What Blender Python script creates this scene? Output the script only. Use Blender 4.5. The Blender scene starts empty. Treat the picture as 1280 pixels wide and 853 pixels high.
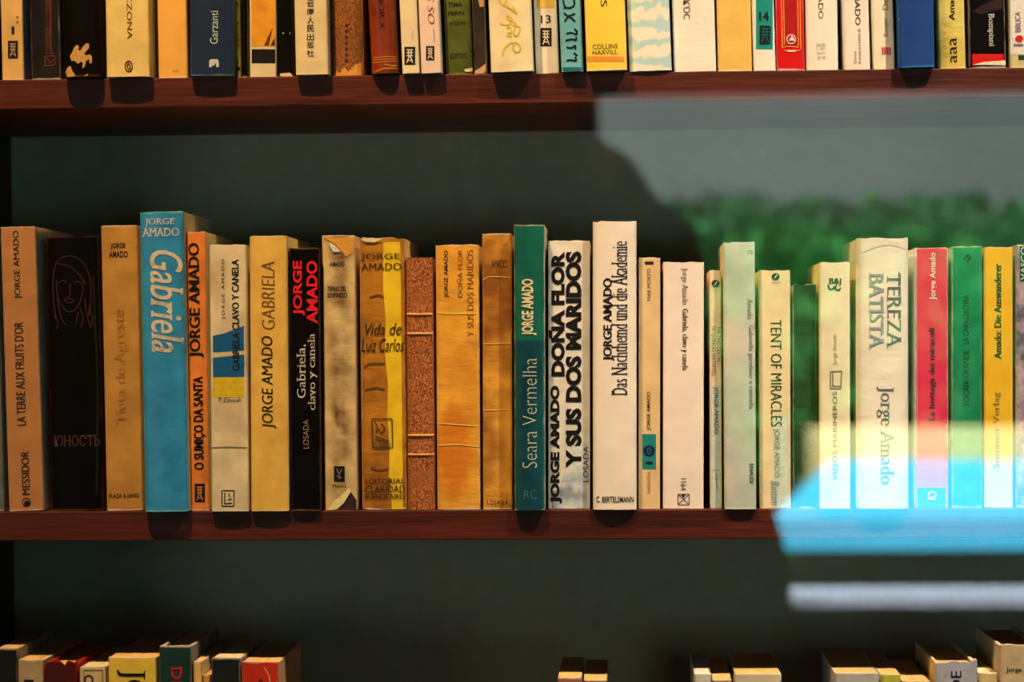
import bpy, bmesh, math, random
from mathutils import Vector, Matrix, noise

S = bpy.context.scene
C = S.collection
R0 = random.Random(7)
PI = math.pi

# ------------------------------------------------------------------ camera
CAMX, CAMD, CAMZ = 0.0893, 1.83, 1.3766
YAW, ROLL, FPX = 0.04682, -0.00702, 3057.0
F_ = Vector((-math.sin(YAW), math.cos(YAW), 0)); R_ = Vector((math.cos(YAW), math.sin(YAW), 0)); U_ = Vector((0, 0, 1))
c_, s_ = math.cos(ROLL), math.sin(ROLL)
RX = R_ * c_ + U_ * s_          # camera right in the world
UX = U_ * c_ - R_ * s_          # camera up in the world
CP = Vector((CAMX, -CAMD, CAMZ))
cam = bpy.data.cameras.new('camera')
cam.sensor_width = 36; cam.lens = 36 * FPX / 1280
cam.clip_start = 0.05; cam.clip_end = 200
cam.dof.use_dof = True; cam.dof.focus_distance = 1.832; cam.dof.aperture_fstop = 5.6
camo = bpy.data.objects.new('camera', cam); C.objects.link(camo)
m = Matrix((RX, UX, -F_)).transposed().to_4x4(); m.translation = CP
camo.matrix_world = m
S.camera = camo

# ------------------------------------------------------------------ view, world, lights
S.view_settings.view_transform = 'Standard'; S.view_settings.look = 'None'
S.view_settings.gamma = 1.0; S.view_settings.exposure = 0.0; S.view_settings.use_curve_mapping = False
S.cycles.use_denoising = True
S.cycles.max_bounces = 10; S.cycles.transparent_max_bounces = 16; S.cycles.diffuse_bounces = 4
S.cycles.sample_clamp_indirect = 6.0
W = bpy.data.worlds.new('sky'); S.world = W; W.use_nodes = True
wn = W.node_tree.nodes; wn['Background'].inputs[0].default_value = (0.62, 0.80, 1.0, 1); wn['Background'].inputs[1].default_value = 0.4

def light(name, kind, loc, target, energy, col, **kw):
    l = bpy.data.lights.new(name, kind); l.energy = energy; l.color = col
    for k, v in kw.items(): setattr(l, k, v)
    o = bpy.data.objects.new(name, l); C.objects.link(o); o.location = loc
    o.rotation_euler = (Vector(target) - Vector(loc)).to_track_quat('-Z', 'Y').to_euler()
    return o
for lx, ax, pw, lc in ((-0.42, -0.12, 365, (1.0, 0.54, 0.20)), (0.92, 0.46, 440, (1.0, 0.74, 0.47))):
    light('bookcase_spotlight', 'SPOT', (lx, -0.76, 3.08), (ax, 0.0, 1.17), pw, lc, spot_size=math.radians(44), spot_blend=1.0, shadow_soft_size=0.03)
light('added_cool_fill', 'AREA', (-2.35, -3.85, 1.15), (0.1, 0.2, 1.42), 15, (0.92, 1.0, 0.86), shape='RECTANGLE', size=1.1, size_y=0.9)  # added cool fill for the back panel, its position is invented
light('sun', 'SUN', (4, -4, 8), (4 - 0.62, -4 - 0.34, 8 - 0.71), 50, (1.0, 0.95, 0.86), angle=math.radians(0.6))

# ------------------------------------------------------------------ helpers
def at(px, py, Y):
    """the point of the plane y = Y that the photograph shows at pixel (px, py)"""
    d = F_ + RX * ((px - 640) / FPX) + UX * ((426.5 - py) / FPX)
    return CP + d * ((Y - CP.y) / d.y)
GL = -0.032                         # middle of the glass pane
def mir(px, py, Y):
    """the point of the room at depth y = Y whose mirror image the glass shows at the pixel"""
    p = at(px, py, 2 * GL - Y); return Vector((p.x, Y, p.z))
def lin(c): return c / 12.92 if c <= 0.04045 else ((c + 0.055) / 1.055) ** 2.4
LAMP = (1.0, 0.76, 0.48)
def A(rgb):
    return tuple(min(0.92, max(0.004, lin(v) / k)) for v, k in zip(rgb, LAMP)) + (1,)

def nodes(name):
    mt = bpy.data.materials.new(name); mt.use_nodes = True
    nt = mt.node_tree; return mt, nt, nt.nodes['Principled BSDF']
def mixc(nt, fac, a, b):
    n = nt.nodes.new('ShaderNodeMix'); n.data_type = 'RGBA'
    for sock, v in ((n.inputs[0], fac), (n.inputs[6], a), (n.inputs[7], b)):
        if isinstance(v, (int, float)): sock.default_value = v
        elif isinstance(v, tuple): sock.default_value = v
        else: nt.links.new(v, sock)
    return n.outputs[2]
def ntex(nt, scale, detail=4, stretch=(1, 1, 1), off=0.0, coord='Object', rough=0.55):
    tc = nt.nodes.new('ShaderNodeTexCoord'); mp = nt.nodes.new('ShaderNodeMapping')
    mp.inputs['Scale'].default_value = stretch; mp.inputs['Location'].default_value = (off, off * .7, off * 1.3)
    nt.links.new(tc.outputs[coord], mp.inputs['Vector'])
    n = nt.nodes.new('ShaderNodeTexNoise'); n.inputs['Scale'].default_value = scale; n.inputs['Detail'].default_value = detail
    n.inputs['Roughness'].default_value = rough
    nt.links.new(mp.outputs[0], n.inputs['Vector']); return n.outputs[0]
def ramp(nt, v, lo, hi):
    n = nt.nodes.new('ShaderNodeMapRange'); n.inputs[1].default_value = lo; n.inputs[2].default_value = hi
    nt.links.new(v, n.inputs[0]); return n.outputs[0]
def bump(nt, bs, h, strength, dist):
    b = nt.nodes.new('ShaderNodeBump'); b.inputs['Strength'].default_value = strength; b.inputs['Distance'].default_value = dist
    nt.links.new(h, b.inputs['Height']); nt.links.new(b.outputs[0], bs.inputs['Normal'])

_seq = [0]
def cover_mat(name, seen, mottle=.16, stain=None, samt=.5, sscale=22, wear_glint=.25, wearcol=None, rough=.6, crease=.25, spec=.3, blob=None, center=False):
    """paper, cloth or card of a cover: mottled colour, stains, rubbed edges, painted highlight on the top and bottom rims, creases"""
    mt, nt, bs = nodes(name); _seq[0] += 1; off = _seq[0] * 1.713
    c = A(seen)
    dark = tuple(v * (1 - mottle * 1.4) for v in c[:3]) + (1,); lite = tuple(min(.95, v * (1 + mottle)) for v in c[:3]) + (1,)
    col = mixc(nt, ramp(nt, ntex(nt, 55, 6, off=off), .3, .7), dark, lite)
    if stain:
        sf = ramp(nt, ntex(nt, sscale, 5, off=off + 3), .62 - samt * .35, .80 - samt * .2)
        if center:                                   # damp stains run down the middle of the spine
            t3 = nt.nodes.new('ShaderNodeTexCoord'); s3 = nt.nodes.new('ShaderNodeSeparateXYZ'); nt.links.new(t3.outputs['Generated'], s3.inputs[0])
            a3 = nt.nodes.new('ShaderNodeMath'); a3.operation = 'SUBTRACT'; a3.inputs[1].default_value = .5; nt.links.new(s3.outputs[0], a3.inputs[0])
            b3 = nt.nodes.new('ShaderNodeMath'); b3.operation = 'ABSOLUTE'; nt.links.new(a3.outputs[0], b3.inputs[0])
            m3 = nt.nodes.new('ShaderNodeMath'); m3.operation = 'MULTIPLY'; nt.links.new(ramp(nt, b3.outputs[0], .42, .12), m3.inputs[0]); nt.links.new(sf, m3.inputs[1]); sf = m3.outputs[0]
        col = mixc(nt, sf, col, A(stain))
    if blob:
        t2 = nt.nodes.new('ShaderNodeTexCoord'); gm_ = nt.nodes.new('ShaderNodeMapping'); gm_.inputs['Location'].default_value = (-blob[0], 0, -blob[1]); gm_.inputs['Scale'].default_value = (.35, 0, 1)
        nt.links.new(t2.outputs['Generated'], gm_.inputs[0]); ln = nt.nodes.new('ShaderNodeVectorMath'); ln.operation = 'LENGTH'; nt.links.new(gm_.outputs[0], ln.inputs[0])
        ma = nt.nodes.new('ShaderNodeMath'); ma.operation = 'MULTIPLY_ADD'; ma.inputs[1].default_value = .22; nt.links.new(ntex(nt, 70, 4, off=off + 5), ma.inputs[0]); nt.links.new(ln.outputs['Value'], ma.inputs[2])
        col = mixc(nt, ramp(nt, ma.outputs[0], blob[2] + .14, blob[2] + .05), col, A(blob[3]))
    if wear_glint:
        tc = nt.nodes.new('ShaderNodeTexCoord'); sp = nt.nodes.new('ShaderNodeSeparateXYZ'); nt.links.new(tc.outputs['Generated'], sp.inputs[0])
        def edge(o):
            a = nt.nodes.new('ShaderNodeMath'); a.operation = 'SUBTRACT'; a.inputs[1].default_value = .5; nt.links.new(o, a.inputs[0])
            b = nt.nodes.new('ShaderNodeMath'); b.operation = 'ABSOLUTE'; nt.links.new(a.outputs[0], b.inputs[0]); return b.outputs[0]
        def add(u, w, k):
            a = nt.nodes.new('ShaderNodeMath'); a.operation = 'MULTIPLY_ADD'; a.inputs[1].default_value = k; nt.links.new(w, a.inputs[0]); nt.links.new(u, a.inputs[2]); return a.outputs[0]
        nz = ntex(nt, 90, 5, off=off + 9)
        ex = ramp(nt, add(edge(sp.outputs[0]), nz, .10), .515, .555); ez = ramp(nt, add(edge(sp.outputs[2]), nz, .016), .500, .508)
        ez_glint = nt.nodes.new('ShaderNodeMath'); ez_glint.operation = 'MULTIPLY'; ez_glint.inputs[1].default_value = min(2.2, .75 / wear_glint); nt.links.new(ez, ez_glint.inputs[0])  # top and bottom rims painted brighter, as if they catch the light
        mx = nt.nodes.new('ShaderNodeMath'); mx.operation = 'MAXIMUM'; nt.links.new(ex, mx.inputs[0]); nt.links.new(ez_glint.outputs[0], mx.inputs[1])
        ml = nt.nodes.new('ShaderNodeMath'); ml.operation = 'MULTIPLY'; ml.inputs[1].default_value = wear_glint; nt.links.new(mx.outputs[0], ml.inputs[0])
        col = mixc(nt, ml.outputs[0], col, A(wearcol or (1, .93, .78)))
    nt.links.new(col, bs.inputs['Base Color']); bs.inputs['Roughness'].default_value = rough; bs.inputs['Specular IOR Level'].default_value = spec
    if crease: bump(nt, bs, ntex(nt, 40, 5, (.5, 1, 1.6), off, rough=.6), crease, .0016)
    return mt
_flat = {}
def ink(seen, rough=.55, spec=.3):
    k = (seen, rough)
    if k not in _flat:
        mt, nt, bs = nodes('print'); bs.inputs['Roughness'].default_value = rough; bs.inputs['Specular IOR Level'].default_value = spec
        c = A(seen); d = tuple(v * .78 for v in c[:3]) + (1,)
        nt.links.new(mixc(nt, ramp(nt, ntex(nt, 300, 3), .3, .7), d, c), bs.inputs['Base Color'])
        _flat[k] = mt
    return _flat[k]
def page_mat(name, seen):
    mt, nt, bs = nodes(name); c = A(seen); d = tuple(v * .62 for v in c[:3]) + (1,)
    nt.links.new(mixc(nt, ramp(nt, ntex(nt, 900, 2, (3, .06, .06)), .35, .65), d, c), bs.inputs['Base Color'])
    bs.inputs['Roughness'].default_value = .85; bs.inputs['Specular IOR Level'].default_value = .1
    bump(nt, bs, ntex(nt, 900, 2, (3, .06, .06)), .3, .0006); return mt
PAGES = [page_mat('old_page_edges', (1.0, .86, .60)), page_mat('yellowed_page_edges', (.95, .74, .42)), page_mat('white_page_edges', (1, .94, .80))]
def simple(name, rgb, rough=.7, spec=.3, var=.15, sc=8, bmp=0.0):
    mt, nt, bs = nodes(name); c = tuple(rgb) + (1,); d = tuple(v * (1 - var) for v in rgb) + (1,)
    h = ntex(nt, sc, 5); nt.links.new(mixc(nt, ramp(nt, h, .3, .7), d, c), bs.inputs['Base Color'])
    bs.inputs['Roughness'].default_value = rough; bs.inputs['Specular IOR Level'].default_value = spec
    if bmp: bump(nt, bs, h, bmp, .01)
    return mt
def wood(name, a, b, rough=.45):
    mt, nt, bs = nodes(name)
    g = ntex(nt, 30, 8, (.35, 4, 7), rough=.7); g2 = ntex(nt, 9, 4, (.6, 3, 8), 4)
    col = mixc(nt, ramp(nt, g, .36, .66), a + (1,), b + (1,)); col = mixc(nt, ramp(nt, g2, .45, .75), col, tuple(v * .35 for v in a) + (1,))
    nt.links.new(col, bs.inputs['Base Color']); bs.inputs['Roughness'].default_value = rough; bs.inputs['Specular IOR Level'].default_value = .35
    bump(nt, bs, g, .35, .003); return mt

def link(name, bm, mat, parent=None, smooth=False):
    me = bpy.data.meshes.new(name)
    bmesh.ops.recalc_face_normals(bm, faces=bm.faces) if not getattr(bm, '_keep', 0) else None
    bm.to_mesh(me); bm.free()
    if smooth:
        for p in me.polygons: p.use_smooth = True
    o = bpy.data.objects.new(name, me); C.objects.link(o)
    for x in (mat if isinstance(mat, (list, tuple)) else [mat]): me.materials.append(x)
    if parent: o.parent = parent
    return o
def box(bm, x0, x1, y0, y1, z0, z1, bev=0.0):
    b = bmesh.new()
    vs = [b.verts.new((x, y, z)) for x in (x0, x1) for y in (y0, y1) for z in (z0, z1)]
    for f in ((0, 1, 3, 2), (4, 6, 7, 5), (0, 4, 5, 1), (2, 3, 7, 6), (0, 2, 6, 4), (1, 5, 7, 3)): b.faces.new([vs[i] for i in f])
    if bev: bmesh.ops.bevel(b, geom=b.edges[:], offset=bev, segments=2, affect='EDGES', profile=.5)
    bmesh.ops.recalc_face_normals(b, faces=b.faces)
    t = bpy.data.meshes.new('t'); b.to_mesh(t); b.free(); bm.from_mesh(t); bpy.data.meshes.remove(t)
def boxo(name, x0, x1, y0, y1, z0, z1, mat, parent=None, bev=0.0):
    bm = bmesh.new(); box(bm, x0, x1, y0, y1, z0, z1, bev); return link(name, bm, mat, parent)
def thing(name, label, cat, loc, group=None):
    o = bpy.data.objects.new(name, None); C.objects.link(o); o.location = loc; o.empty_display_size = .05
    o['label'] = label; o['category'] = cat
    if group: o['group'] = group
    return o
def tag(o, label, cat, group=None):
    o['label'] = label; o['category'] = cat
    if group: o['group'] = group
    return o
def struct(o): o['kind'] = 'structure'; return o

# ------------------------------------------------------------------ room shell
ZM, ZU, PITCH, TH = 1.25, 1.25 + 0.327, 0.327, 0.0222       # shelf tops and thickness
WY0, WY1 = -4.0, -4.2                                        # wall opposite the bookcase
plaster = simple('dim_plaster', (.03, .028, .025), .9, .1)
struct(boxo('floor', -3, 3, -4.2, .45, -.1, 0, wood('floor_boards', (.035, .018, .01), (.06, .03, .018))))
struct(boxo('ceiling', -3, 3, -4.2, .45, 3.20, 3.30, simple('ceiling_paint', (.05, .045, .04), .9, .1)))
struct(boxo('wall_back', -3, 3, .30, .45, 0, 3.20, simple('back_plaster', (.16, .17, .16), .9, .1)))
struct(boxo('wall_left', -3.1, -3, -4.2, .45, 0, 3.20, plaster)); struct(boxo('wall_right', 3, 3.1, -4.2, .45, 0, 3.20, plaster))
# the wall opposite with the mirrored window opening and one added around the fill lamp
wl = mir(725, 700, WY0).x; wz0 = mir(985, 770, WY0).z; wz1 = mir(985, 84, WY0).z; wr = 2.5
bm = bmesh.new()
xs = [-3, -2.95, -1.75, wl, wr, 3]
box(bm, -3, -2.95, WY1, WY0, 0, 3.20); box(bm, -1.75, wl, WY1, WY0, 0, 3.20); box(bm, wr, 3, WY1, WY0, 0, 3.20)
box(bm, -2.95, -1.75, WY1, WY0, 0, .95); box(bm, -2.95, -1.75, WY1, WY0, 1.95, 3.20)
box(bm, wl, wr, WY1, WY0, 0, wz0); box(bm, wl, wr, WY1, WY0, wz1, 3.20)
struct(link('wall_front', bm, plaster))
trimw = simple('window_paint', (.30, .30, .30), .5)
for n, (a, b, z0, z1) in (('window_1', (wl, wr, wz0, wz1)), ('added_window', (-2.95, -1.75, .95, 1.95))):  # second frame added only to house the fill lamp
    bm = bmesh.new(); w = .05
    box(bm, a, b, WY1 + .02, WY1 + .08, z1 - w, z1, .004); box(bm, a, a + w, WY1 + .02, WY1 + .08, z0, z1 - w, .004); box(bm, b - w, b, WY1 + .02, WY1 + .08, z0, z1 - w, .004)
    struct(link(n, bm, trimw))

# ------------------------------------------------------------------ bookcase
XL = at(16, 430, .25).x; XR = .62
wd = wood('dark_red_wood', (.065, .009, .004), (.135, .022, .008)); wdark = wood('dark_side_wood', (.03, .014, .009), (.05, .022, .012))
panel = simple('grey_green_back_panel', (.34, .355, .275), .9, .10, .10, 90, .12)
bc = thing('bookcase', 'dark red wood bookcase with grey green back panel holding all the book rows', 'bookcase', (0, 0, 0))
Z0, Z1 = .30, 2.30
for zt in (ZU + PITCH, ZU, ZM, ZM - PITCH, ZM - 2 * PITCH):
    bm = bmesh.new(); box(bm, XL, XR, 0, .25, zt - TH, zt, .0007); link('shelf', bm, wd, bc)
boxo('side_panel', XL - .022, XL, -.002, .256, 0, Z1, wdark, bc, .001); boxo('side_panel', XR, XR + .022, -.002, .256, 0, Z1, wdark, bc, .001)
boxo('back_panel', XL, XR, .25, .256, Z0, Z1, panel, bc)
boxo('top_board', XL, XR, 0, .25, Z1 - .022, Z1, wd, bc); boxo('plinth', XL, XR, .012, .25, 0, .30, wdark, bc)
# glass door
gm, nt, bs = nodes('door_glass'); nt.nodes.remove(bs)
geo = nt.nodes.new('ShaderNodeNewGeometry'); fr = nt.nodes.new('ShaderNodeFresnel'); ior = nt.nodes.new('ShaderNodeMapRange')
ior.inputs[3].default_value = 1.95; ior.inputs[4].default_value = 1 / 1.95
nt.links.new(geo.outputs['Backfacing'], ior.inputs[0]); nt.links.new(ior.outputs[0], fr.inputs[0])
tr = nt.nodes.new('ShaderNodeBsdfTransparent'); gl = nt.nodes.new('ShaderNodeBsdfGlossy'); gl.inputs['Roughness'].default_value = 0
mx = nt.nodes.new('ShaderNodeMixShader'); nt.links.new(fr.outputs[0], mx.inputs[0]); nt.links.new(tr.outputs[0], mx.inputs[1]); nt.links.new(gl.outputs[0], mx.inputs[2])
nt.links.new(mx.outputs[0], nt.nodes['Material Output'].inputs[0])
gd = boxo('glass_door', XL - .02, XR + .02, GL - .002, GL + .002, Z0, Z1, gm, bc)
bm = bmesh.new()
box(bm, XL - .022, XL + .0, GL - .010, GL + .010, Z0, Z1); box(bm, XR, XR + .022, GL - .010, GL + .010, Z0, Z1)
box(bm, XL, XR, GL - .010, GL + .010, Z1 - .03, Z1); box(bm, XL, XR, GL - .010, GL + .010, Z0, Z0 + .05); link('door_frame', bm, wdark, gd)

# ------------------------------------------------------------------ outside the window, seen mirrored in the glass
struct(boxo('ground', -6, 10, -16, -4.2, -.3, -.1, simple('garden_soil', (.10, .12, .08), .9)))
YL, YB = -5.80, -9.5
def flip(px, py, Y): return mir(px, py, Y)
p0 = mir(962, 650, YL); p1 = mir(1037, 566, YB); zt = p0.z; th = p0.z - mir(962, 688, YL).z
# pale blue ledge: slanted left end, thick front
bm = bmesh.new()
q0 = mir(984, 688, YL)
xr = 5.0
top = [Vector((p0.x, YL, zt)), Vector((xr, YL, zt)), Vector((xr, YB, zt)), Vector((p1.x, YB, zt))]
bot = [Vector((q0.x, YL, zt - th)), Vector((xr, YL, zt - th)), Vector((xr, YB, zt - th)), Vector((p1.x, YB, zt - th))]
tv = [bm.verts.new(v) for v in top]; bv = [bm.verts.new(v) for v in bot]
bm.faces.new(tv); bm.faces.new(bv[::-1])
for i in range(4): bm.faces.new((tv[i], bv[i], bv[(i + 1) % 4], tv[(i + 1) % 4]))
o = link('terrace_slab', bm, simple('pale_blue_paint', (.05, .52, .84), .6, .3, .12, 1.5)); struct(o)
struct(boxo('terrace_wall', q0.x + .25, xr, YB, YL - .6, -.1, zt - th, simple('dark_green_wall', (.05, .08, .06), .9)))  # dark green base, set back below the slab
pw = mir(1015, 540, YB - .1)
struct(boxo('garden_wall', mir(1008, 540, YB - .1).x, 6, YB - .3, YB - .02, -.1, mir(1015, 538, YB).z, simple('cream_render', (.70, .60, .26), .9, .2, .25, 2)))
# window ledge
ps = mir(985, 752, -4.95)
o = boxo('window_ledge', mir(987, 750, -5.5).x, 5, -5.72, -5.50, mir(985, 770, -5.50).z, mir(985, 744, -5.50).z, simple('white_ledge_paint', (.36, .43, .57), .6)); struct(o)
# hedge
bm = bmesh.new(); rr = random.Random(3)
hx0, hx1, hz = -0.6, 6.0, mir(900, 246, YB - 1.2).z
for i in range(14000):
    x = rr.uniform(hx0, hx1); z = rr.uniform(0, hz + .06 * noise.noise((x * 1.3, 0, 1))); y = YB - 1.0 - rr.uniform(0, .7) - .25 * noise.noise((x * 2, z * 2, 0))
    d = Vector((rr.gauss(0, 1), rr.gauss(0, 1), rr.gauss(0, 1))).normalized(); e = d.orthogonal().normalized(); l = rr.uniform(.04, .085)
    P = Vector((x, y, z)); bm.faces.new([bm.verts.new(v) for v in (P - d * l, P + e * l * .45, P + d * l, P - e * l * .45)])
box(bm, hx0, hx1, YB - 2.2, YB - 1.9, -.1, hz - .1)
o = link('hedge_foliage', bm, simple('leaf_green', (.06, .40, .09), .6, .3, .6, 1.2)); o['kind'] = 'stuff'
tag(o, 'green hedge mirrored faintly in the glass above the books at right', 'hedge')
# grey outbuilding wall beyond the hedge
struct(boxo('outbuilding_wall', -2, 9, -12.4, -12.2, -.1, mir(900, 90, -12.2).z, simple('grey_outbuilding_render', (.13, .17, .18), .9, .1, .3, .8)))
# added dark drape, shaped as the mirrored silhouette of a person
prof = [(60, 728), (125, 730), (170, 742), (200, 790), (250, 822), (280, 868), (330, 880), (480, 893), (560, 925), (640, 968), (700, 985), (800, 990)]
bm = bmesh.new(); rows = []
for py, px in prof:
    pr = mir(px, py, -3.9); xl = mir(560, py, -3.9).x; row = []
    for k in range(41):
        t = k / 40; x = xl + (pr.x - xl) * t
        row.append(bm.verts.new((x, -3.90 + .035 * math.sin(t * 46), pr.z)))
    rows.append(row)
for a, b in zip(rows, rows[1:]):
    for k in range(40): bm.faces.new((a[k], a[k + 1], b[k + 1], b[k]))
o = link('silhouette_drape', bm, simple('dark_silhouette_cloth', (.012, .014, .012), .95, .05), smooth=True)
sm = o.modifiers.new('thickness', 'SOLIDIFY'); sm.thickness = .004
tag(o, 'added dark drape standing in for a person, a blur mirrored in the glass behind the white book tops', 'silhouette')

# ------------------------------------------------------------------ lettering
_tc = {}
def text_geo(s, bold, shear, serif, spacing):
    k = (s, bold, shear, serif, spacing)
    if k in _tc: return _tc[k]
    cu = bpy.data.curves.new('t', 'FONT'); cu.body = s; cu.offset = bold - (.016 if serif else 0); cu.shear = shear; cu.resolution_u = 3; cu.space_character = spacing
    cu.space_line = .95
    ob = bpy.data.objects.new('t', cu); C.objects.link(ob)
    dg = bpy.context.evaluated_depsgraph_get(); dg.update(); ev = ob.evaluated_get(dg)
    me = bpy.data.meshes.new_from_object(ev)
    V = [v.co.to_2d() for v in me.vertices]; Fc = [list(p.vertices) for p in me.polygons]
    if serif:
        V2, F2 = V[:], Fc[:]
        ys = [v.y for v in V]; y0 = 0.0
        for sp in ob.to_curve(dg).splines:
            bp = sp.bezier_points; n = len(bp)
            for i in range(n):
                a, b = bp[i].co, bp[(i + 1) % n].co
                if abs(a.y - b.y) < .012 and .02 < abs(a.x - b.x) < .30 and (abs(a.y) < .02 or a.y > .42):
                    dirn = 1 if abs(a.y) < .02 else -1
                    if a.y > .42 and not any(abs(a.y - q) < .03 for q in (.47, .49, .5, .52, .68, .70, .72, .74)): pass
                    x0, x1 = min(a.x, b.x), max(a.x, b.x); e = serif * 1.5
                    k0 = len(V2); h = .042
                    V2 += [Vector((x0 - e, a.y)), Vector((x1 + e, a.y)), Vector((x1 + e, a.y + h * dirn)), Vector((x0 - e, a.y + h * dirn))]
                    F2.append([k0, k0 + 1, k0 + 2, k0 + 3])
        V, Fc = [], []
        for dx in (-serif * .45, 0, serif * .45):           # broad stems, fine horizontals
            k0 = len(V); V += [Vector((v.x + dx, v.y)) for v in V2]; Fc += [[i + k0 for i in f] for f in F2]
        ob.to_curve_clear()
    bpy.data.objects.remove(ob); bpy.data.curves.remove(cu); bpy.data.meshes.remove(me)
    xs = [v.x for v in V]; ys = [v.y for v in V]
    x0, x1, y0, y1 = min(xs), max(xs), min(ys), max(ys)
    V = [((v.x - x0) / (x1 - x0 + 1e-9), (v.y - y0) / (y1 - y0 + 1e-9)) for v in V]
    _tc[k] = (V, Fc); return _tc[k]

class Book: pass
def sy(b, x):
    """front of the spine at local x"""
    u = max(-1, min(1, 2 * x / b.w)); y = -b.bulge * (1 - u * u)
    r = b.rad; d = abs(x) - (b.w / 2 - r)
    if d > 0: d = min(d, r); y += r - math.sqrt(max(0, r * r - d * d))
    return y
def wob(b, x, z): return b.amp * (noise.noise((x * 35 + b.seed, z * 28, b.seed)) + .5 * noise.noise((x * 15, z * 120 + b.seed, 3.1)))
def loc(b, px, py):
    P = at(px, py, b.Y - b.bulge) - b.pos; c, s = math.cos(b.lean), math.sin(b.lean)
    return (P.x * c - P.z * s, P.x * s + P.z * c)

def lay(b, name, V2, F2, mat, lift=.00022, label=None):
    """print laid on the spine: 2-d faces in the spine's own x,z"""
    bm = bmesh.new(); vs = [bm.verts.new((x, 0, z)) for x, z in V2]
    for f in F2:
        try: bm.faces.new([vs[i] for i in f])
        except ValueError: pass
    lim = b.w / 2 - .0002
    xs = [v.co.x for v in bm.verts]
    n = 10
    for i in range(1, n):
        x = -b.w / 2 + b.w * i / n
        if min(xs) < x < max(xs): bmesh.ops.bisect_plane(bm, geom=bm.verts[:] + bm.edges[:] + bm.faces[:], plane_co=(x, 0, 0), plane_no=(1, 0, 0))
    zs = [v.co.z for v in bm.verts]
    if max(zs) - min(zs) > .03 and len(F2) < 6:
        z = min(zs)
        while z < max(zs):
            z += .01
            bmesh.ops.bisect_plane(bm, geom=bm.verts[:] + bm.edges[:] + bm.faces[:], plane_co=(0, 0, z), plane_no=(0, 0, 1))
    for v in bm.verts:
        x = max(-lim, min(lim, v.co.x)); v.co.x = x
        v.co.z = max(.0003, min(b.h - .0002, v.co.z))
        v.co.y = sy(b, x) + wob(b, x, v.co.z) - lift
    bmesh.ops.remove_doubles(bm, verts=bm.verts[:], dist=1e-7)
    bmesh.ops.recalc_face_normals(bm, faces=bm.faces)
    o = link(name, bm, mat, b.root)
    for p in o.data.polygons:
        pass
    if label: o['label'] = label
    return o
def txt(b, s, d, bb, col, bold=0.0, shear=0.0, serif=0.0, sp=1.0, name='title_lettering', lift=.0003, rough=.55):
    hgt = bb[3] - bb[1] if d == 'H' else bb[2] - bb[0]
    if hgt < 8: serif = 0.0; bold = min(bold, .012)             # small print
    V, Fc = text_geo(s, bold, shear, serif, sp)
    cx, cz = loc(b, (bb[0] + bb[2]) / 2, (bb[1] + bb[3]) / 2); k = .0005986
    wx, wz = (bb[2] - bb[0]) * k, (bb[3] - bb[1]) * k
    out = []
    for u, v in V:
        u -= .5; v -= .5
        if d == 'H': out.append((cx + u * wx, cz + v * wz))
        elif d == 'U': out.append((cx - v * wx, cz + u * wz))
        else: out.append((cx + v * wx, cz - u * wz))
    return lay(b, name, out, Fc, ink(col, rough), lift)
def poly(b, name, pts, col, lift=.00015, mat=None, label=None):
    V = [loc(b, *p) for p in pts]
    return lay(b, name, V, [list(range(len(V)))], mat or ink(col), lift, label)
def rect(b, name, x0, y0, x1, y1, col, lift=.00015, mat=None, label=None):
    return poly(b, name, [(x0, y0), (x1, y0), (x1, y1), (x0, y1)], col, lift, mat, label)
def strokes(b, name, lines, wpx, col, lift=.0003, mat=None):
    V, Fc = [], []
    for ln in lines:
        pts = [Vector(loc(b, *p)) for p in ln]
        if len(pts) > 2:
            q = []                                          # smooth the line
            for i in range(len(pts) - 1):
                p0, p1, p2, p3 = pts[max(0, i - 1)], pts[i], pts[i + 1], pts[min(len(pts) - 1, i + 2)]
                for t in (0, .25, .5, .75):
                    q.append(.5 * ((2 * p1) + (p2 - p0) * t + (2 * p0 - 5 * p1 + 4 * p2 - p3) * t * t + (-p0 + 3 * p1 - 3 * p2 + p3) * t ** 3))
            pts = q + [pts[-1]]
        k = len(V); n = len(pts)
        for i, p in enumerate(pts):
            d = (pts[min(n - 1, i + 1)] - pts[max(0, i - 1)]); d = d.normalized() if d.length > 1e-9 else Vector((1, 0))
            nn = Vector((-d.y, d.x)) * wpx * .0003
            V += [tuple(p + nn), tuple(p - nn)]
        for i in range(n - 1): Fc.append([k + 2 * i, k + 2 * i + 1, k + 2 * i + 3, k + 2 * i + 2])
    return lay(b, name, V, Fc, mat or ink(col), lift)
def ring(cx, cy, rx, ry, n=16): return [(cx + rx * math.cos(2 * PI * i / n), cy + ry * math.sin(2 * PI * i / n)) for i in range(n + 1)]
def disc(b, name, cx, cy, rx, ry, col, lift=.0003): return poly(b, name, ring(cx, cy, rx, ry)[:-1], col, lift)
def monogram(b, x0, y0, x1, y1, bg, fg):
    rect(b, 'publisher_mark', x0, y0, x1, y1, bg, .0002)
    w, h = x1 - x0, y1 - y0; f = lambda u, v: (x0 + u * w, y0 + v * h)
    strokes(b, 'publisher_monogram', [[f(.2, .17), f(.8, .17)], [f(.2, .33), f(.8, .33)], [f(.2, .50), f(.8, .50)], [f(.38, .17), f(.38, .50)], [f(.62, .17), f(.62, .50)],
        [f(.22, .9), f(.5, .52), f(.78, .9)], [f(.34, .76), f(.66, .76)]], max(1.1, w * .1), fg, .0004)

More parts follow.
